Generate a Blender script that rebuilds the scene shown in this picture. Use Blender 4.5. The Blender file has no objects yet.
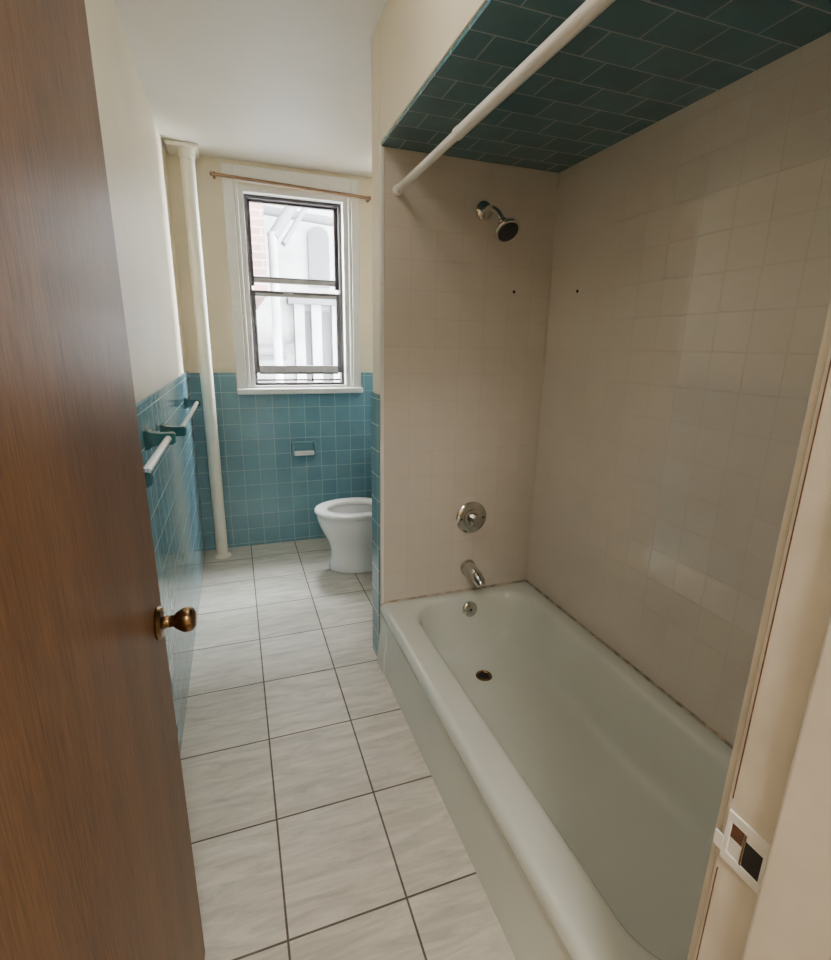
import bpy, bmesh, math
from mathutils import Vector, Matrix
S=bpy.context.scene
COL=S.collection

# ---------------- materials ----------------
def newmat(name):
    m=bpy.data.materials.new(name); m.use_nodes=True
    nt=m.node_tree; b=nt.nodes['Principled BSDF']
    return m,nt,b
def simple(name,col,rough=0.5,metal=0.0,noise=0.0,nscale=8.0,bump=0.0,coat=0.0,stretch=(1,1,1)):
    m,nt,b=newmat(name)
    b.inputs['Roughness'].default_value=rough; b.inputs['Metallic'].default_value=metal
    b.inputs['Coat Weight'].default_value=coat
    b.inputs['Base Color'].default_value=(*col,1)
    if noise>0 or bump>0:
        g=nt.nodes.new('ShaderNodeNewGeometry'); mp=nt.nodes.new('ShaderNodeMapping')
        mp.inputs['Scale'].default_value=stretch
        nt.links.new(g.outputs['Position'],mp.inputs['Vector'])
        n=nt.nodes.new('ShaderNodeTexNoise'); n.inputs['Scale'].default_value=nscale; n.inputs['Detail'].default_value=5
        nt.links.new(mp.outputs[0],n.inputs['Vector'])
        if noise>0:
            r=nt.nodes.new('ShaderNodeValToRGB')
            r.color_ramp.elements[0].position=0.3; r.color_ramp.elements[1].position=0.7
            r.color_ramp.elements[0].color=(*[c*(1-noise) for c in col],1)
            r.color_ramp.elements[1].color=(*[min(1,c*(1+noise*0.5)) for c in col],1)
            nt.links.new(n.outputs['Fac'],r.inputs['Fac']); nt.links.new(r.outputs[0],b.inputs['Base Color'])
        if bump>0:
            bp=nt.nodes.new('ShaderNodeBump'); bp.inputs['Strength'].default_value=bump; bp.inputs['Distance'].default_value=0.01
            nt.links.new(n.outputs['Fac'],bp.inputs['Height']); nt.links.new(bp.outputs[0],b.inputs['Normal'])
    return m
def tile(name,c1,c2,grout,w,h,mort,plane,rough=0.2,off=0.0,shift=(10,10),streak=0.0,stretch=(2,14,1),bump=0.25,wave=0.0,groutrough=0.8,spec=0.5):
    m,nt,b=newmat(name); N=nt.nodes; L=nt.links
    b.inputs['Specular IOR Level'].default_value=spec
    g=N.new('ShaderNodeNewGeometry'); s=N.new('ShaderNodeSeparateXYZ'); L.new(g.outputs['Position'],s.inputs[0])
    c=N.new('ShaderNodeCombineXYZ')
    if plane=='V':
        a=N.new('ShaderNodeMath'); a.operation='ADD'; L.new(s.outputs[0],a.inputs[0]); L.new(s.outputs[1],a.inputs[1])
        L.new(a.outputs[0],c.inputs[0]); L.new(s.outputs[2],c.inputs[1])
    else:
        L.new(s.outputs[0],c.inputs[0]); L.new(s.outputs[1],c.inputs[1])
    ad=N.new('ShaderNodeVectorMath'); ad.operation='ADD'; ad.inputs[1].default_value=(shift[0],shift[1],0)
    L.new(c.outputs[0],ad.inputs[0])
    br=N.new('ShaderNodeTexBrick'); br.offset=off; br.squash=1.0; br.offset_frequency=2
    br.inputs['Scale'].default_value=1; br.inputs['Mortar Size'].default_value=mort; br.inputs['Mortar Smooth'].default_value=0.3
    br.inputs['Brick Width'].default_value=w; br.inputs['Row Height'].default_value=h; br.inputs['Bias'].default_value=0
    br.inputs['Color1'].default_value=(*c1,1); br.inputs['Color2'].default_value=(*c2,1); br.inputs['Mortar'].default_value=(*grout,1)
    L.new(ad.outputs[0],br.inputs['Vector'])
    out=br.outputs['Color']
    if streak>0:
        mp=N.new('ShaderNodeMapping'); mp.inputs['Scale'].default_value=stretch; mp.inputs['Rotation'].default_value=(0,0,0.25); L.new(ad.outputs[0],mp.inputs['Vector'])
        n=N.new('ShaderNodeTexNoise'); n.inputs['Scale'].default_value=2.5; n.inputs['Detail'].default_value=8; n.inputs['Roughness'].default_value=0.7
        n.inputs['Distortion'].default_value=0.6
        L.new(mp.outputs[0],n.inputs['Vector'])
        mr=N.new('ShaderNodeMapRange'); mr.inputs['From Min'].default_value=0.3; mr.inputs['From Max'].default_value=0.65
        mr.inputs['To Min'].default_value=1-streak; mr.inputs['To Max'].default_value=1+streak*0.3
        L.new(n.outputs['Fac'],mr.inputs['Value'])
        mx=N.new('ShaderNodeVectorMath'); mx.operation='SCALE'; L.new(br.outputs['Color'],mx.inputs[0]); L.new(mr.outputs[0],mx.inputs['Scale'])
        out=mx.outputs[0]
    L.new(out,b.inputs['Base Color'])
    rr=N.new('ShaderNodeMapRange'); rr.inputs['To Min'].default_value=rough; rr.inputs['To Max'].default_value=groutrough
    L.new(br.outputs['Fac'],rr.inputs['Value']); L.new(rr.outputs[0],b.inputs['Roughness'])
    inv=N.new('ShaderNodeMath'); inv.operation='SUBTRACT'; inv.inputs[0].default_value=1; L.new(br.outputs['Fac'],inv.inputs[1])
    bp=N.new('ShaderNodeBump'); bp.inputs['Strength'].default_value=bump; bp.inputs['Distance'].default_value=0.002
    L.new(inv.outputs[0],bp.inputs['Height'])
    if wave>0:
        n2=N.new('ShaderNodeTexNoise'); n2.inputs['Scale'].default_value=6; L.new(g.outputs['Position'],n2.inputs['Vector'])
        b2=N.new('ShaderNodeBump'); b2.inputs['Strength'].default_value=wave; b2.inputs['Distance'].default_value=0.01
        L.new(n2.outputs['Fac'],b2.inputs['Height']); L.new(b2.outputs[0],bp.inputs['Normal'])
    L.new(bp.outputs[0],b.inputs['Normal'])
    return m

M_cream=simple('cream_paint',(0.83,0.75,0.575),0.45,noise=0.06,nscale=3,bump=0.12)
M_ceil=simple('ceiling_paint',(0.83,0.80,0.73),0.5,noise=0.04,nscale=3,bump=0.1)
M_trim=simple('trim_paint',(0.84,0.835,0.80),0.35,noise=0.05,nscale=9,bump=0.15)
M_jamb=simple('jamb_paint',(0.74,0.675,0.575),0.35,noise=0.10,nscale=14,bump=0.25)
M_pipe=simple('pipe_paint',(0.84,0.80,0.67),0.35,noise=0.06,nscale=10,bump=0.1)
M_blue=tile('blue_wall_tile',(0.145,0.30,0.370),(0.175,0.34,0.41),(0.38,0.52,0.56),0.108,0.108,0.0022,'V',0.12,shift=(10.0,10.022),streak=0.12,stretch=(3,3,1),wave=0.12)
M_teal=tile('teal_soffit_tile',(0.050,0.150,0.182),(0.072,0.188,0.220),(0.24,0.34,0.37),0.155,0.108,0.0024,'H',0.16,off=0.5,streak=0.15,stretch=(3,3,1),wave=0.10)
M_shower=tile('cream_shower_tile',(0.675,0.612,0.535),(0.69,0.627,0.55),(0.575,0.505,0.43),0.108,0.108,0.0019,'V',0.05,shift=(10.0,10.03),bump=0.35,wave=0.03,groutrough=0.8,spec=0.95,streak=0.04,stretch=(1.5,1.5,1))
M_floor=tile('floor_tile',(0.62,0.58,0.505),(0.70,0.66,0.58),(0.14,0.115,0.095),0.308,0.345,0.0034,'H',0.38,shift=(3.08-0.026,3.45-1.29+0.0),streak=0.34,stretch=(2.0,12,1),bump=0.5)
M_tub=simple('tub_enamel',(0.72,0.755,0.69),0.12,noise=0.03,nscale=4,coat=0.3)
M_porc=simple('white_porcelain',(0.82,0.83,0.82),0.10,coat=0.4,noise=0.02,nscale=5)
M_seat=simple('seat_plastic',(0.86,0.86,0.84),0.25,noise=0.02,nscale=5)
M_chrome=simple('chrome',(0.62,0.60,0.57),0.16,1.0,noise=0.15,nscale=30)
M_dchrome=simple('dark_rubber',(0.03,0.03,0.03),0.4,noise=0.2,nscale=60)
M_brass=simple('aged_brass',(0.26,0.16,0.08),0.25,1.0,noise=0.3,nscale=30)
M_sash=simple('dark_sash',(0.05,0.045,0.045),0.4,noise=0.2,nscale=20)
M_alu=simple('aluminium_rail',(0.40,0.40,0.40),0.4,0.3,noise=0.1,nscale=20)
M_rodw=simple('rod_white',(0.84,0.81,0.76),0.3,noise=0.06,nscale=20)
M_rodb=simple('rod_wood',(0.24,0.14,0.08),0.4,noise=0.2,nscale=20)
M_cer=simple('teal_ceramic',(0.03,0.12,0.14),0.12,noise=0.1,nscale=10)
M_cerb=simple('blue_ceramic',(0.16,0.32,0.39),0.14,noise=0.1,nscale=10)
M_bar=simple('clear_bar',(0.88,0.90,0.89),0.12,noise=0.02,nscale=10)
M_caulk=simple('stained_caulk',(0.52,0.44,0.35),0.6,noise=0.6,nscale=30)
M_black=simple('black_recess',(0.012,0.012,0.015),0.6,noise=0.1,nscale=10)
M_rust=simple('rusty_metal',(0.14,0.06,0.03),0.5,noise=0.5,nscale=90)
M_extw=simple('exterior_render',(0.10,0.098,0.10),0.8,noise=0.3,nscale=3)
M_extg=simple('exterior_gray',(0.018,0.018,0.020),0.8,noise=0.15,nscale=3)
M_extb=tile('exterior_brick',(0.030,0.010,0.007),(0.048,0.017,0.012),(0.06,0.05,0.045),0.22,0.075,0.008,'V',0.8,off=0.5)
M_hallf=simple('hall_floor_wood',(0.30,0.18,0.10),0.35,noise=0.3,nscale=4,stretch=(12,1,1))

def woodmat():
    m,nt,b=newmat('door_wood_veneer'); N=nt.nodes; L=nt.links
    g=N.new('ShaderNodeTexCoord'); mp=N.new('ShaderNodeMapping'); mp.inputs['Scale'].default_value=(6,6,0.5)
    L.new(g.outputs['Object'],mp.inputs['Vector'])
    n=N.new('ShaderNodeTexNoise'); n.inputs['Scale'].default_value=2; n.inputs['Detail'].default_value=5; n.inputs['Roughness'].default_value=0.5; n.inputs['Distortion'].default_value=0.3
    L.new(mp.outputs[0],n.inputs['Vector'])
    mp2=N.new('ShaderNodeMapping'); mp2.inputs['Scale'].default_value=(200,200,10); L.new(g.outputs['Object'],mp2.inputs['Vector'])
    n2=N.new('ShaderNodeTexNoise'); n2.inputs['Scale'].default_value=1.6; n2.inputs['Detail'].default_value=4; L.new(mp2.outputs[0],n2.inputs['Vector'])
    ad=N.new('ShaderNodeMath'); ad.operation='MULTIPLY_ADD'; ad.inputs[1].default_value=0.6; L.new(n2.outputs['Fac'],ad.inputs[0])
    m2=N.new('ShaderNodeMath'); m2.operation='MULTIPLY'; m2.inputs[1].default_value=0.4; L.new(n.outputs['Fac'],m2.inputs[0]); L.new(m2.outputs[0],ad.inputs[2])
    r=N.new('ShaderNodeValToRGB'); e=r.color_ramp.elements
    e[0].position=0.34; e[0].color=(0.098,0.045,0.018,1); e[1].position=0.66; e[1].color=(0.225,0.115,0.050,1)
    L.new(ad.outputs[0],r.inputs['Fac']); L.new(r.outputs[0],b.inputs['Base Color'])
    b.inputs['Roughness'].default_value=0.42
    b.inputs['Specular IOR Level'].default_value=0.25
    bp=N.new('ShaderNodeBump'); bp.inputs['Strength'].default_value=0.15; bp.inputs['Distance'].default_value=0.002
    L.new(n2.outputs['Fac'],bp.inputs['Height']); L.new(bp.outputs[0],b.inputs['Normal'])
    return m
M_wood=woodmat()
def glassmat():
    m=bpy.data.materials.new('window_glass'); m.use_nodes=True; nt=m.node_tree; nt.nodes.clear()
    o=nt.nodes.new('ShaderNodeOutputMaterial'); mix=nt.nodes.new('ShaderNodeMixShader'); t=nt.nodes.new('ShaderNodeBsdfTransparent'); g=nt.nodes.new('ShaderNodeBsdfGlossy')
    g.inputs['Roughness'].default_value=0.02; mix.inputs[0].default_value=0.06; t.inputs[0].default_value=(0.95,0.97,0.97,1)
    nt.links.new(t.outputs[0],mix.inputs[1]); nt.links.new(g.outputs[0],mix.inputs[2]); nt.links.new(mix.outputs[0],o.inputs[0])
    return m
M_glass=glassmat()

# ---------------- helpers ----------------
def finish(name,bm,mats,parent=None,smooth=False,bevel=0,seg=2,flat_angle=None):
    me=bpy.data.meshes.new(name); bmesh.ops.recalc_face_normals(bm,faces=bm.faces); bm.to_mesh(me); bm.free()
    for m in mats: me.materials.append(m)
    o=bpy.data.objects.new(name,me); COL.objects.link(o)
    if smooth:
        for p in me.polygons: p.use_smooth=True
        if flat_angle:
            try: me.set_sharp_from_angle(angle=math.radians(flat_angle))
            except Exception: pass
    if bevel>0:
        md=o.modifiers.new('bev','BEVEL'); md.width=bevel; md.segments=seg; md.limit_method='ANGLE'
    if parent: o.parent=parent
    return o
def boxes(name,lst,mats,parent=None,bevel=0,seg=2):
    """lst: (lo,hi,matindex)"""
    bm=bmesh.new()
    for lo,hi,mi in lst:
        v=[bm.verts.new((x,y,z)) for x in (lo[0],hi[0]) for y in (lo[1],hi[1]) for z in (lo[2],hi[2])]
        for f in ((0,1,3,2),(4,6,7,5),(0,4,5,1),(2,3,7,6),(0,2,6,4),(1,5,7,3)):
            fc=bm.faces.new([v[i] for i in f]); fc.material_index=mi
    return finish(name,bm,mats,parent,bevel=bevel,seg=seg)
def empty(name,loc=(0,0,0)):
    o=bpy.data.objects.new(name,None); COL.objects.link(o); o.location=loc; return o
def lathe(name,prof,mat,origin,axis,parent=None,n=40,flat=40):
    ax=Vector(axis).normalized(); q=Vector((0,0,1)).rotation_difference(ax); o=Vector(origin)
    bm=bmesh.new(); rings=[]
    for r,h in prof:
        if r<1e-6: rings.append([bm.verts.new(o+q@Vector((0,0,h)))])
        else: rings.append([bm.verts.new(o+q@Vector((r*math.cos(2*math.pi*i/n),r*math.sin(2*math.pi*i/n),h))) for i in range(n)])
    for a,b in zip(rings,rings[1:]):
        for i in range(n):
            j=(i+1)%n
            if len(a)==1 and len(b)==1: continue
            if len(a)==1: bm.faces.new((a[0],b[i],b[j]))
            elif len(b)==1: bm.faces.new((a[i],a[j],b[0]))
            else: bm.faces.new((a[i],a[j],b[j],b[i]))
    return finish(name,bm,[mat],parent,smooth=True,flat_angle=flat)
def rod(name,a,b,r,mat,parent=None,n=28,r2=None):
    a=Vector(a); b=Vector(b); L=(b-a).length; r2=r if r2 is None else r2
    return lathe(name,[(0,0),(r,0),(r2,L),(0,L)],mat,a,b-a,parent,n)
def tube(name,pts,radii,mat,parent=None,n=20):
    bm=bmesh.new(); rings=[]; pts=[Vector(p) for p in pts]
    for k,p in enumerate(pts):
        t=(pts[min(k+1,len(pts)-1)]-pts[max(k-1,0)]).normalized()
        q=Vector((0,0,1)).rotation_difference(t)
        rings.append([bm.verts.new(p+q@Vector((radii[k]*math.cos(2*math.pi*i/n),radii[k]*math.sin(2*math.pi*i/n),0))) for i in range(n)])
    for a,b in zip(rings,rings[1:]):
        for i in range(n): bm.faces.new((a[i],a[(i+1)%n],b[(i+1)%n],b[i]))
    bm.faces.new(rings[0]); bm.faces.new(rings[-1])
    return finish(name,bm,[mat],parent,smooth=True,flat_angle=50)
def loft(name,loops,mat,parent=None,capa=True,capb=True,flat=60,subd=0):
    bm=bmesh.new(); R=[[bm.verts.new(p) for p in l] for l in loops]; n=len(R[0])
    for a,b in zip(R,R[1:]):
        for i in range(n): bm.faces.new((a[i],a[(i+1)%n],b[(i+1)%n],b[i]))
    if capa: bm.faces.new(R[0])
    if capb: bm.faces.new(R[-1])
    o=finish(name,bm,[mat],parent,smooth=True,flat_angle=flat)
    return o
def rrect(x0,x1,y0,y1,r,z,k=10):
    pts=[]
    for cx,cy,a0 in ((x1-r,y1-r,0),(x0+r,y1-r,90),(x0+r,y0+r,180),(x1-r,y0+r,270)):
        for i in range(k+1):
            a=math.radians(a0+90*i/k); pts.append((cx+r*math.cos(a),cy+r*math.sin(a),z))
    return pts

XL,XT,XR=-0.277,0.548,1.300
YF,YS,YB=0.310,1.965,3.600
YP=2.085; XA=1.100
ZC=2.49; ZT=1.23; ZS=2.118

# ---------------- room shell ----------------
boxes('floor',[((-0.40,0.24,-0.10),(1.42,3.80,0.0),0)],[M_floor])
boxes('floor_hall',[((-1.10,-1.60,-0.10),(1.42,0.238,-0.001),0)],[M_hallf])
boxes('ceiling',[((-1.10,-1.60,ZC),(1.42,3.80,ZC+0.1),0)],[M_ceil])
boxes('wall_left',[((-0.40,0.312,0.001),(XL-0.008,3.598,ZC-0.001),0),((XL-0.008,0.312,0.001),(XL,3.598,ZT),1)],[M_cream,M_blue])
boxes('wall_right',[((XR,0.312,0.001),(1.42,YS,ZC-0.001),1),((XR+0.001,YS,0.001),(1.42,YP+0.001,ZC-0.001),0),
                    ((XA+0.008,YP+0.001,0.001),(1.42,3.598,ZC-0.001),0),((XA,YP+0.001,0.001),(XA+0.008,3.598,ZT),2)],[M_cream,M_shower,M_blue])
wx0,wx1,wz0,wz1=0.10,0.78,1.13,2.36
boxes('wall_back',[((-0.40,YB,0.001),(1.42,3.80,wz0),0),((-0.40,YB,wz1),(1.42,3.80,ZC-0.001),0),
                   ((-0.40,YB,wz0),(wx0,3.80,wz1),0),((wx1,YB,wz0),(1.42,3.80,wz1),0),
                   ((XL+0.001,YB-0.008,0.001),(XA-0.001,YB,1.088),1),((XL+0.001,YB-0.008,1.088),(0.008,YB,ZT),1),((0.862,YB-0.008,1.088),(XA-0.001,YB,ZT),1)],[M_cream,M_blue])
boxes('wall_partition',[((XT,YS+0.008,0.001),(XR,YP-0.008,ZC-0.001),0),
                        ((XT+0.002,YS,0.001),(XR-0.001,YS+0.008,ZS-0.001),1),
                        ((XT+0.008,YP-0.008,0.001),(XR,YP,ZT),2),
                        ((XT-0.008,YS+0.004,0.001),(XT,YP,ZT),2),
                        ((XT,YP-0.008,ZT),(XR,YP,ZC-0.001),0)],[M_cream,M_shower,M_blue],bevel=0.003)
boxes('wall_tub_header',[((XT,YF+0.002,ZS+0.002),(XR-0.001,YS+0.006,ZC-0.001),0)],[M_cream],bevel=0.004)
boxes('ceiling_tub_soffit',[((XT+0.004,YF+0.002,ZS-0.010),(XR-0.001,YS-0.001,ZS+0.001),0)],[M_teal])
dx0,dx1,dz=-0.235,0.515,2.07
boxes('wall_front',[((-1.10,0.17,0.001),(dx0,YF,ZC-0.001),0),((dx1,0.17,0.001),(1.42,YF,ZC-0.001),0),((dx0,0.17,dz),(dx1,YF,ZC-0.001),0)],[M_cream])
boxes('wall_hall_left',[((-1.22,-1.60,0.001),(-1.10,0.31,ZC),0)],[M_cream])
boxes('wall_hall_right',[((1.42,-1.60,0.001),(1.54,0.31,ZC),0)],[M_cream])
boxes('wall_hall_back',[((-1.22,-1.72,0.001),(1.54,-1.60,ZC),0)],[M_cream])
boxes('trim_door_frame',[((0.490,0.165,0.001),(0.514,YF-0.003,dz-0.001),0),((0.476,0.165,0.001),(0.490,0.250,2.035),0),
      ((dx0+0.001,0.165,0.001),(-0.212,YF-0.003,dz-0.001),0),((-0.212,0.165,0.001),(-0.200,0.250,2.035),0),
      ((-0.212,0.165,2.045),(0.490,YF-0.003,dz-0.001),0),
      ((0.500,YF+0.001,0.30),(0.556,YF+0.011,dz+0.05),0),
      ((0.500,0.148,0.001),(0.570,0.164,dz+0.07),0),((-0.30,0.148,0.001),(-0.22,0.164,dz+0.07),0),((-0.22,0.148,dz-0.02),(0.50,0.164,dz+0.07),0)],[M_jamb],bevel=0.004,seg=3)
boxes('trim_jamb_crack',[((0.4892,0.3008,0.94),(0.4905,0.3018,1.9),0),((0.4892,0.3008,0.2),(0.4905,0.3018,0.84),0)],[M_rust])
sp=empty('strike_plate',(0,0,0))
pz=-0.012
boxes('plate',[((0.4870,0.254,0.872+pz),(0.4899,0.301,0.884+pz),0),((0.4870,0.254,0.926+pz),(0.4899,0.301,0.938+pz),0),((0.4870,0.254,0.884+pz),(0.4899,0.258,0.926+pz),0),((0.4870,0.295,0.884+pz),(0.4899,0.301,0.926+pz),0),((0.4868,0.277,0.884+pz),(0.4899,0.280,0.926+pz),1)],[M_trim,M_chrome],sp,bevel=0.0006)
boxes('bolt_recess',[((0.4888,0.258,0.884+pz),(0.4899,0.277,0.918+pz),0),((0.4885,0.280,0.884+pz),(0.4897,0.295,0.906+pz),2),((0.4885,0.280,0.906+pz),(0.4899,0.295,0.926+pz),1),((0.4880,0.258,0.918+pz),(0.4899,0.277,0.926+pz),2)],[M_black,M_rust,M_trim],sp)
boxes('lip',[((0.4865,0.300,0.880+pz),(0.4890,0.311,0.900+pz),0)],[M_trim],sp,bevel=0.001)
boxes('trim_tile_cap_left',[((XL-0.001,0.33,ZT+0.0005),(XL+0.004,3.58,ZT+0.014),0)],[M_blue],bevel=0.003)
boxes('trim_caulk_tub',[((XR-0.007,YF+0.01,0.2985),(XR-0.0005,YS-0.002,0.306),0),((0.56,YS-0.007,0.2985),(XR-0.008,YS-0.0005,0.306),0)],[M_caulk])
boxes('trim_shower_edge',[((XT+0.0005,YS-0.005,0.30),(XT+0.014,YS-0.0002,ZS-0.012),0)],[M_trim],bevel=0.002)
boxes('trim_corner_caulk',[((XR-0.005,YS-0.005,0.307),(XR-0.0005,YS-0.0005,ZS-0.012),0)],[M_shower],bevel=0.001)

# ---------------- window ----------------
W=empty('window_1',(0,0,0))
boxes('casing',[((0.012,3.572,1.131),(0.075,YB-0.001,2.46),0),((0.075,3.582,1.131),(wx0-0.001,YB-0.001,2.37),0),
     ((0.800,3.572,1.131),(0.850,YB-0.001,2.46),0),((wx1+0.001,3.582,1.131),(0.800,YB-0.001,2.37),0),
     ((0.075,3.572,2.37),(0.800,YB-0.001,2.46),0)],[M_trim],W,bevel=0.004)
boxes('sill',[((0.010,3.535,1.090),(0.860,3.599,1.128),0)],[M_trim],W,bevel=0.008,seg=3)
boxes('reveal',[((wx0,YB+0.001,wz0),(wx0+0.03,3.74,wz1),0),((wx1-0.03,YB+0.001,wz0),(wx1,3.74,wz1),0),((wx0+0.03,YB+0.001,wz1-0.035),(wx1-0.03,3.74,wz1),0),((wx0+0.03,YB+0.001,wz0),(wx1-0.03,3.74,wz0+0.012),0)],[M_trim],W,bevel=0.002)
a0,a1,c0,c1=wx0+0.031,wx1-0.031,wz0+0.013,wz1-0.036
boxes('outer_frame',[((a0,3.66,c0),(a0+0.018,3.73,c1),0),((a1-0.018,3.66,c0),(a1,3.73,c1),0),((a0+0.018,3.66,c1-0.018),(a1-0.018,3.73,c1),0),((a0+0.018,3.66,c0),(a1-0.018,3.73,c0+0.014),0)],[M_sash],W)
b0,b1=a0+0.019,a1-0.019
boxes('upper_sash',[((b0,3.700,1.79),(b0+0.018,3.725,c1-0.019),0),((b1-0.024,3.700,1.79),(b1,3.725,c1-0.019),0),
     ((b0+0.018,3.700,1.812),(b1-0.024,3.725,1.842),1),((b0+0.018,3.699,1.842),(b1-0.024,3.725,1.850),0),((b0+0.018,3.700,c1-0.030),(b1-0.024,3.725,c1-0.019),0)],[M_sash,M_alu],W)
boxes('lower_sash',[((b0,3.668,1.225),(b0+0.018,3.694,1.760),0),((b1-0.024,3.668,1.225),(b1,3.694,1.760),0),
     ((b0+0.018,3.668,1.724),(b1-0.024,3.694,1.744),1),((b0+0.018,3.667,1.744),(b1-0.024,3.694,1.760),0),((b0+0.018,3.664,1.228),(b1-0.024,3.694,1.274),1),((b0+0.018,3.663,1.216),(b1-0.024,3.694,1.228),0),((b0+0.2,3.655,1.742),(b0+0.26,3.667,1.752),1)],[M_sash,M_alu],W)
boxes('screen_bars',[((b0,3.700,1.168),(b1,3.712,1.18),0)],[M_sash,M_alu],W)
boxes('glass',[((b0+0.015,3.711,1.835),(b1-0.02,3.714,c1-0.025),0),((b0+0.015,3.680,1.26),(b1-0.02,3.683,1.73),0)],[M_glass],W)

# curtain rod
cr=empty('curtain_rod')
rod('bar',(-0.035,3.545,2.385),(0.925,3.545,2.350),0.010,M_rodb,cr)
for x,z in ((-0.03,2.385),(0.915,2.350)):
    boxes('bracket',[((x-0.008,3.538,z-0.012),(x+0.008,YB-0.0005,z+0.012),0)],[M_rodb],cr,bevel=0.002)
lathe('finial',[(0,-0.022),(0.010,-0.018),(0.013,-0.008),(0.008,0.0)],M_rodb,(-0.035,3.545,2.385),(1,0,0),cr)

# ---------------- riser pipe ----------------
rp=empty('riser_pipe')
rod('pipe',(-0.165,3.455,0.012),(-0.165,3.455,2.44),0.038,M_pipe,rp,n=40)
lathe('floor_collar',[(0.038,0.001),(0.056,0.001),(0.054,0.012),(0.044,0.022),(0.038,0.022)],M_pipe,(-0.165,3.455,0),(0,0,1),rp)
boxes('ceiling_collar',[((-0.270,3.40,2.466),(-0.100,3.585,2.488),0)],[M_pipe],rp,bevel=0.006)
lathe('top_collar',[(0.038,2.42),(0.043,2.425),(0.044,2.465),(0.038,2.465)],M_pipe,(-0.165,3.455,0),(0,0,1),rp)

# ---------------- bathtub ----------------
T=empty('bathtub')
e=0.0015
X1=XR-e; Y0=YF+0.013; Y1=YS-e
L=[rrect(0.538,X1,Y0,Y1,0.004,0.002),rrect(0.541,X1,Y0,Y1,0.004,0.06),rrect(0.556,X1,Y0,Y1,0.005,0.225),rrect(0.556,X1,Y0,Y1,0.005,0.236),
   rrect(0.552,X1,Y0,Y1,0.006,0.243),rrect(0.546,X1,Y0,Y1,0.008,0.252),rrect(0.544,X1,Y0,Y1,0.008,0.266),rrect(0.545,X1,Y0,Y1,0.008,0.279),rrect(0.550,X1,Y0,Y1,0.010,0.290),
   rrect(0.560,X1,Y0,Y1,0.010,0.297),rrect(0.574,X1-.003,Y0+.003,Y1-.003,0.012,0.299),
   rrect(0.645,1.248,0.41,1.925,0.15,0.298),rrect(0.658,1.238,0.42,1.915,0.15,0.294),rrect(0.667,1.230,0.43,1.908,0.15,0.284),rrect(0.673,1.225,0.44,1.902,0.15,0.265),
   rrect(0.683,1.214,0.47,1.888,0.15,0.20),rrect(0.696,1.202,0.52,1.872,0.15,0.12),rrect(0.708,1.190,0.56,1.858,0.15,0.078),
   rrect(0.724,1.176,0.59,1.840,0.145,0.055),rrect(0.750,1.150,0.63,1.810,0.13,0.044),rrect(0.83,1.08,0.8,1.70,0.1,0.040)]
loft('tub_body',L,M_tub,T,flat=75)
bm=bmesh.new()
prof=[(0.530,0.002),(0.533,0.06),(0.547,0.20),(0.550,0.225),(0.560,0.24),(0.575,0.24),(0.575,0.002)]
ya,yb=1.87,Y1
A=[bm.verts.new((x,ya,z)) for x,z in prof]; B=[bm.verts.new((x,yb,z)) for x,z in prof]
for i in range(len(prof)):
    j=(i+1)%len(prof); bm.faces.new((A[i],A[j],B[j],B[i]))
bm.faces.new(A); bm.faces.new(B)
finish('apron_end',bm,[M_tub],T,bevel=0.003,seg=3)
lathe('overflow_plate',[(0,0.010),(0.012,0.010),(0.030,0.008),(0.036,0.003),(0.036,-0.008)],M_chrome,(0.958,1.890,0.240),(0,-1,0.18),T)
lathe('overflow_screw',[(0,0.014),(0.006,0.013),(0.006,0.008)],M_dchrome,(0.958,1.890,0.240),(0,-1,0.18),T)
lathe('drain_ring',[(0.022,0.002),(0.026,0.005),(0.034,0.004),(0.036,0.0)],M_brass,(0.930,1.67,0.0405),(0,0,1),T)
lathe('drain_hole',[(0,0.002),(0.023,0.0022)],M_black,(0.930,1.67,0.0405),(0,0,1),T)

# shower fittings
sh=empty('shower_head')
sx,sz=0.970,1.938
lathe('wall_flange',[(0.036,0.0005),(0.035,0.006),(0.026,0.013),(0.013,0.016),(0,0.016)],M_chrome,(sx,YS,sz),(0,-1,0),sh)
arm=[(sx,YS-0.006,sz),(sx+0.004,YS-0.04,sz),(sx+0.010,YS-0.065,sz-0.006),(sx+0.018,YS-0.085,sz-0.022),(sx+0.024,YS-0.10,sz-0.042),(sx+0.026,YS-0.106,sz-0.052)]
tube('arm',arm,[0.0115]*6,M_chrome,sh)
hd=Vector((0.05,-0.66,-0.70)).normalized(); ho=Vector(arm[-1])
lathe('ball_joint',[(0,-0.004),(0.013,-0.002),(0.018,0.008),(0.017,0.016),(0.014,0.020)],M_chrome,ho,hd,sh)
lathe('head_bell',[(0.014,0.018),(0.022,0.026),(0.036,0.040),(0.046,0.052),(0.049,0.062),(0.046,0.067),(0.040,0.068)],M_chrome,ho,hd,sh)
lathe('spray_face',[(0.0405,0.0665),(0.030,0.069),(0,0.070)],M_dchrome,ho,hd,sh)
va=empty('shower_valve')
vo=(0.978,YS,0.665)
lathe('escutcheon',[(0.076,0.0005),(0.075,0.006),(0.066,0.012),(0.048,0.016),(0.042,0.016)],M_chrome,vo,(0,-1,0),va)
lathe('hub',[(0.043,0.014),(0.042,0.020),(0.030,0.024),(0.024,0.024),(0.024,0.040),(0,0.040)],M_chrome,vo,(0,-1,0),va)
lathe('knob_grip',[(0.026,0.030),(0.030,0.034),(0.029,0.056),(0.022,0.062),(0,0.063)],M_chrome,vo,(0,-1,0),va,n=10,flat=20)
for i in range(2):
    s=-1 if i==0 else 1
    lathe('screw',[(0,0.019),(0.005,0.018),(0.006,0.011)],M_dchrome,(vo[0]+s*0.055,vo[1],vo[2]),(0,-1,0),va,n=12)
so=empty('tub_spout')
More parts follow.
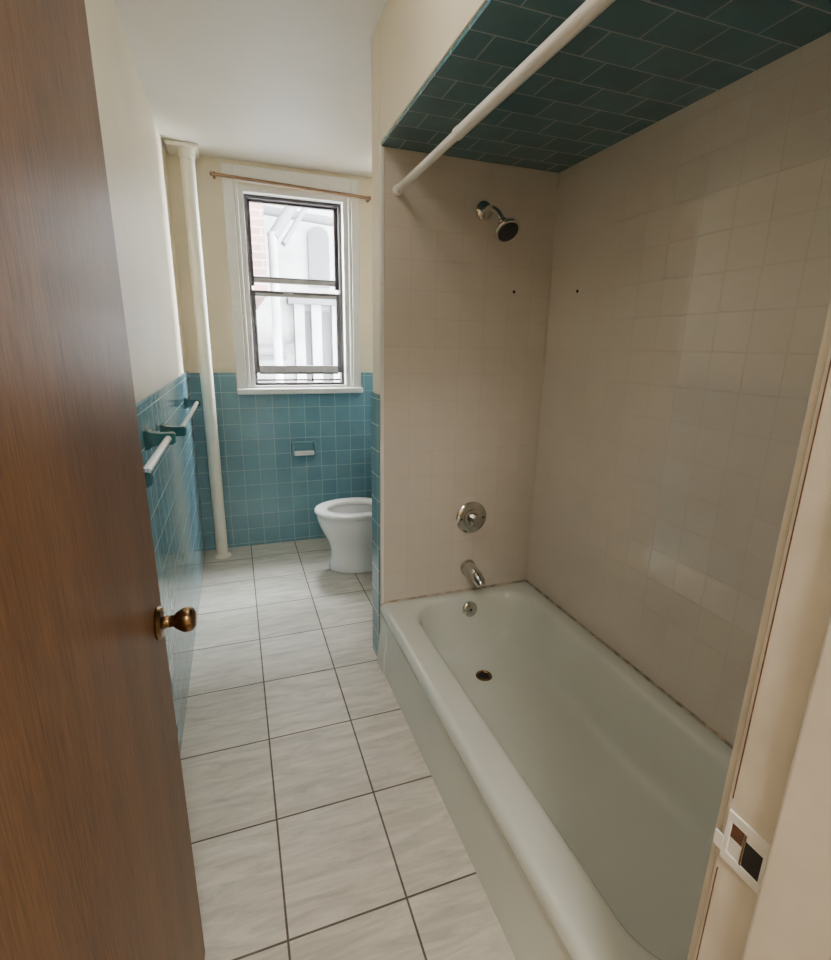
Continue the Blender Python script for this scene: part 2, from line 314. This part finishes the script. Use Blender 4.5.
tube('spout',[(0.972,YS-0.001,0.418),(0.972,YS-0.012,0.418),(0.974,YS-0.05,0.418),(0.976,YS-0.09,0.412),(0.978,YS-0.118,0.398),(0.979,YS-0.130,0.384)],[0.033,0.033,0.030,0.028,0.025,0.020],M_chrome,so)
lathe('wall_ring',[(0.039,0.0005),(0.038,0.008),(0.033,0.010)],M_chrome,(0.972,YS,0.418),(0,-1,0),so)
an=empty('wall_anchor'); lathe('plug',[(0.0065,0.0005),(0.006,0.003),(0,0.004)],M_black,(1.127,YS,1.646),(0,-1,0),an,n=12)
an=empty('wall_anchor'); lathe('plug',[(0.0065,0.0005),(0.006,0.003),(0,0.004)],M_black,(XR,1.77,1.64),(-1,0,0),an,n=12)
# shower rod
sr=empty('shower_curtain_rod')
rod('thin_tube',(0.612,YS-0.002,1.972),(0.612,1.40,1.974),0.0125,M_rodw,sr)
rod('thick_tube',(0.612,1.42,1.974),(0.612,YF+0.003,1.976),0.0150,M_rodw,sr)
lathe('end_cap',[(0,0.0005),(0.018,0.0005),(0.017,0.022),(0.013,0.026)],M_rodw,(0.612,YS,1.972),(0,-1,0),sr)
lathe('collar',[(0.0125,-0.006),(0.0160,-0.002),(0.0160,0.014),(0.015,0.018)],M_rodw,(0.612,1.42,1.974),(0,-1,0),sr)
lathe('end_cap_front',[(0,0.0005),(0.022,0.0005),(0.021,0.022),(0.016,0.026)],M_rodw,(0.612,YF,1.976),(0,1,0),sr)

# ---------------- toilet ----------------
TO=empty('toilet')
cy=3.03
def egg(xf,xb,w,z,n=48,p=2.0,dy=0):
    pts=[]; xm=xf+(xb-xf)*0.52
    for i in range(n):
        a=2*math.pi*i/n; c,s=math.cos(a),math.sin(a)
        lx=(xb-xm) if c>0 else (xm-xf)
        ee=2/2.6 if c>0 else 1.0
        pts.append((xm+lx*math.copysign(abs(c)**ee,c),cy+dy+w*math.copysign(abs(s)**0.95,s),z))
    return pts
bl=[egg(0.500,0.93,0.130,0.002),egg(0.495,0.93,0.135,0.012),egg(0.503,0.92,0.128,0.05),egg(0.512,0.90,0.118,0.11),egg(0.508,0.89,0.120,0.16),
    egg(0.490,0.89,0.136,0.21),egg(0.466,0.89,0.157,0.26),egg(0.445,0.895,0.174,0.305),egg(0.432,0.90,0.184,0.345),egg(0.428,0.90,0.188,0.375),egg(0.434,0.90,0.185,0.388),
    egg(0.480,0.86,0.140,0.388),egg(0.490,0.85,0.130,0.370),egg(0.52,0.82,0.105,0.31),egg(0.56,0.78,0.07,0.25),egg(0.60,0.74,0.04,0.225)]
loft('bowl',bl,M_porc,TO,flat=80)
loft('bowl_water',[egg(0.548,0.79,0.080,0.268),egg(0.60,0.74,0.04,0.269)],simple('water',(0.30,0.33,0.31),0.03,noise=0.02),TO)
sl=[egg(0.420,0.875,0.200,0.391),egg(0.415,0.878,0.205,0.398),egg(0.417,0.877,0.203,0.410),egg(0.430,0.87,0.190,0.417),egg(0.484,0.825,0.138,0.415),egg(0.497,0.815,0.126,0.406),egg(0.498,0.815,0.125,0.391)]
loft('seat_ring',sl+[sl[0]],M_seat,TO,capa=False,capb=False,flat=80)
def lidloop(x,s):
    pts=[]; n=48
    for i in range(n):
        a=2*math.pi*i/n; c,s_=math.cos(a),math.sin(a)
        zz=0.62+ (0.205*s if c>0 else 0.19*s)*math.copysign(abs(c)**(0.95 if c>0 else 0.75),c)
        pts.append((x-0.04*(zz-0.42),cy+0.198*s*s_,zz))
    return pts
loft('lid',[lidloop(0.846,0.97),lidloop(0.850,1.0),lidloop(0.858,1.0),lidloop(0.862,0.97)],M_seat,TO,flat=50)
boxes('hinges',[((0.835,cy-0.09,0.389),(0.875,cy-0.06,0.425),0),((0.835,cy+0.06,0.389),(0.875,cy+0.09,0.425),0)],[M_seat],TO,bevel=0.005)
tk=[rrect(0.905,1.092,cy-0.21,cy+0.21,0.03,0.395),rrect(0.895,1.094,cy-0.225,cy+0.225,0.03,0.44),rrect(0.890,1.094,cy-0.235,cy+0.235,0.03,0.72)]
loft('tank',tk,M_porc,TO,flat=50)
loft('tank_lid',[rrect(0.884,1.096,cy-0.243,cy+0.243,0.03,0.721),rrect(0.882,1.096,cy-0.245,cy+0.245,0.03,0.745),rrect(0.89,1.09,cy-0.237,cy+0.237,0.03,0.757)],M_porc,TO,flat=40)
boxes('tank_shelf',[((0.86,cy-0.10,0.22),(1.08,cy+0.10,0.394),0)],[M_porc],TO,bevel=0.03,seg=5)
rod('flush_lever',(0.872,cy-0.17,0.67),(0.872,cy-0.09,0.665),0.007,M_chrome,TO,r2=0.005)
rod('lever_pivot',(0.868,cy-0.17,0.67),(0.893,cy-0.17,0.67),0.011,M_chrome,TO)

# ---------------- paper holder on back wall ----------------
ph=empty('toilet_paper_holder')
hx,hz=0.430,0.70; yw=YB-0.0085
boxes('frame',[((hx-0.088,yw-0.018,hz-0.052),(hx-0.066,yw,hz+0.052),0),((hx+0.066,yw-0.018,hz-0.052),(hx+0.088,yw,hz+0.052),0),
  ((hx-0.066,yw-0.018,hz+0.036),(hx+0.066,yw,hz+0.052),0),((hx-0.066,yw-0.018,hz-0.052),(hx+0.066,yw,hz-0.036),0)],[M_cerb],ph,bevel=0.005,seg=3)
boxes('recess_back',[((hx-0.066,yw-0.003,hz-0.036),(hx+0.066,yw-0.0005,hz+0.036),0)],[M_cerb],ph)
boxes('lip_tray',[((hx-0.07,yw-0.050,hz-0.045),(hx+0.07,yw-0.014,hz-0.014),0)],[M_bar],ph,bevel=0.008,seg=3)
boxes('ears',[((hx-0.086,yw-0.054,hz-0.040),(hx-0.070,yw-0.014,hz+0.03),0),((hx+0.070,yw-0.054,hz-0.040),(hx+0.086,yw-0.014,hz+0.03),0)],[M_cerb],ph,bevel=0.006,seg=3)

# ---------------- towel bars ----------------
def towel(y0,y1,z):
    t=empty('towel_bar')
    for y in (y0,y1):
        loft('post',[[(XL+0.0005+dx,y+s*(q[0]),z+s*q[1]) for q in [(-0.030,-0.030),(0.030,-0.030),(0.030,0.030),(-0.030,0.030)]] for dx,s in ((0,1.0),(0.010,1.0),(0.020,0.72),(0.045,0.58),(0.078,0.60),(0.086,0.45))],M_cer,t,flat=25)
    rod('bar',(XL+0.066,y0+0.012,z),(XL+0.066,y1-0.012,z),0.0105,M_bar,t)
towel(1.22,1.74,1.125)
towel(2.10,3.10,1.09)

# ---------------- door ----------------
D=empty('door_1',(-0.196,0.268,0.0)); 
boxes('slab',[((-0.036,0.004,0.010),(0,0.712,2.030),0)],[M_wood],D,bevel=0.0015)
ky=0.712-0.052; kz=0.922
for sgn in (1,-1):
    bx=0 if sgn==1 else -0.036
    sc=1 if sgn==1 else 0.62
    lathe('knob',[(0.030,0.0003),(0.031,0.004),(0.027,0.010),(0.014,0.012),(0.011,0.016),(0.011,0.028*sc),(0.016,0.034*sc),(0.022,0.044*sc),(0.0235,0.053*sc),(0.021,0.061*sc),(0.014,0.066*sc),(0,0.067*sc)],M_brass,(bx,ky,kz),(sgn,0,0),D)
boxes('latch_plate',[((-0.030,0.7121,kz-0.028),(-0.006,0.7135,kz+0.028),0),((-0.024,0.7135,kz-0.008),(-0.012,0.722,kz+0.008),0)],[M_brass],D,bevel=0.0005)
for z in (0.25,1.0,1.78):
    boxes('hinge',[((0.0003,0.004,z-0.045),(0.002,0.03,z+0.045),0)],[M_brass],D)
D.rotation_euler=(0,0,math.radians(-2.6))

# ---------------- exterior ----------------
boxes('ground_courtyard',[((-8,3.9,-4.1),(10,16,-4.0),0)],[M_extg])
nb=[((-6,9.0,-4),(8,9.4,9),0)]
nb+=[((x,8.82,-4),(x+0.16,9.0,2.05),0) for x in (1.0,1.28,1.62)]
nb+=[((1.18,8.96,-0.4),(1.27,9.0,1.95),1),((1.45,8.96,-0.4),(1.60,9.0,1.95),1),((1.8,8.96,-0.4),(1.9,9.0,1.95),1)]
nb+=[((0.2,8.88,z),(0.85,9.0,z+0.07),1) for z in (0.55,0.75,0.95,1.15)]
nb+=[((0.15,8.86,0.1),(0.9,8.88,0.5),1),((0.15,8.7,1.35),(0.95,9.0,1.42),1),((0.9,8.7,2.05),(2.4,9.0,2.16),1)]
nb+=[((-1.6,5.6,1.9),(0.38,8.6,9),2),((-1.5,5.7,-4),(-1.2,8.998,1.9),2),((-1.5,8.6,1.9),(0.2,8.999,8.9),2)]
boxes('neighbour_building',nb,[M_extw,M_extg,M_extb])
bm=bmesh.new(); pts=[(-0.17,0),(0.17,0)]+[(0.17*math.cos(math.radians(a)),0.75+0.17*math.sin(math.radians(a))) for a in range(0,181,15)]
A=[bm.verts.new((1.45+x,8.93,2.35+z)) for x,z in pts]; B=[bm.verts.new((1.45+x,8.998,2.35+z)) for x,z in pts]
for i in range(len(pts)): j=(i+1)%len(pts); bm.faces.new((A[i],A[j],B[j],B[i]))
bm.faces.new(A); bm.faces.new(B)
finish('neighbour_arched_window',bm,[M_extg])
ex=empty('exterior_roof_beam')
rod('diagonal_run',(0.50,6.2,2.55),(1.7,7.6,4.4),0.06,M_extg,ex)
rod('diagonal_edge',(0.62,6.25,2.50),(1.82,7.65,4.35),0.03,M_extg,ex)
rod('vertical_run',(0.50,6.2,-4.0),(0.50,6.2,2.6),0.05,M_extw,ex)
rod('top_run',(0.5,7.9,3.2),(2.6,8.1,3.1),0.06,M_extg,ex)

# ---------------- lights ----------------
w=bpy.data.worlds.new('World'); S.world=w; w.use_nodes=True
bg=w.node_tree.nodes['Background']; bg.inputs[0].default_value=(0.94,0.965,1.0,1); bg.inputs[1].default_value=150.0
def area(name,loc,rot,sx,sy,power,col=(1,1,1),portal=False):
    l=bpy.data.lights.new(name,'AREA'); l.shape='RECTANGLE'; l.size=sx; l.size_y=sy; l.energy=power; l.color=col
    o=bpy.data.objects.new(name,l); COL.objects.link(o); o.location=loc; o.rotation_euler=rot
    if portal: l.cycles.is_portal=True
    return o
area('window_portal',(0.44,3.78,1.745),(math.radians(-90),0,0),0.66,1.2,1,portal=True)
def dome(name,loc,power,col,s=1.0):
    p=empty(name)
    lathe('base',[(0,0.0),(0.13*s,0.0),(0.13*s,-0.02),(0.12*s,-0.025)],M_trim,loc,(0,0,1),p)
    m,nt,b=newmat(name+'_glass'); b.inputs['Base Color'].default_value=(1,0.95,0.85,1); b.inputs['Emission Color'].default_value=(*col,1); b.inputs['Emission Strength'].default_value=power
    lathe('shade',[(0.12*s,-0.022),(0.125*s,-0.04),(0.10*s,-0.075),(0.05*s,-0.095),(0,-0.10)],m,loc,(0,0,1),p)
dome('added_fill_dome',(0.12,1.15,ZC-0.001),10,(1,0.94,0.87),1.6)  # unseen dome added as soft fill for the bathroom's upper walls
dome('hall_ceiling_light',(0.1,-0.75,ZC-0.001),105,(1,0.94,0.84),1.5)

# ---------------- camera ----------------
cam=bpy.data.cameras.new('camera'); co=bpy.data.objects.new('camera',cam); COL.objects.link(co)
Yc=Vector((-0.3331,0.2487,-0.9095)).normalized(); Zc=Vector((0.0165,0.966,0.2578)); Zc=(Zc-Yc*Zc.dot(Yc)).normalized(); Xc=Yc.cross(Zc)
R=Matrix((Xc,Yc,Zc)).to_4x4()
co.matrix_world=Matrix.Translation((0,0,1.42))@R
cam.sensor_fit='HORIZONTAL'; cam.sensor_width=36; cam.lens=501/831*36; cam.clip_start=0.02
S.camera=co
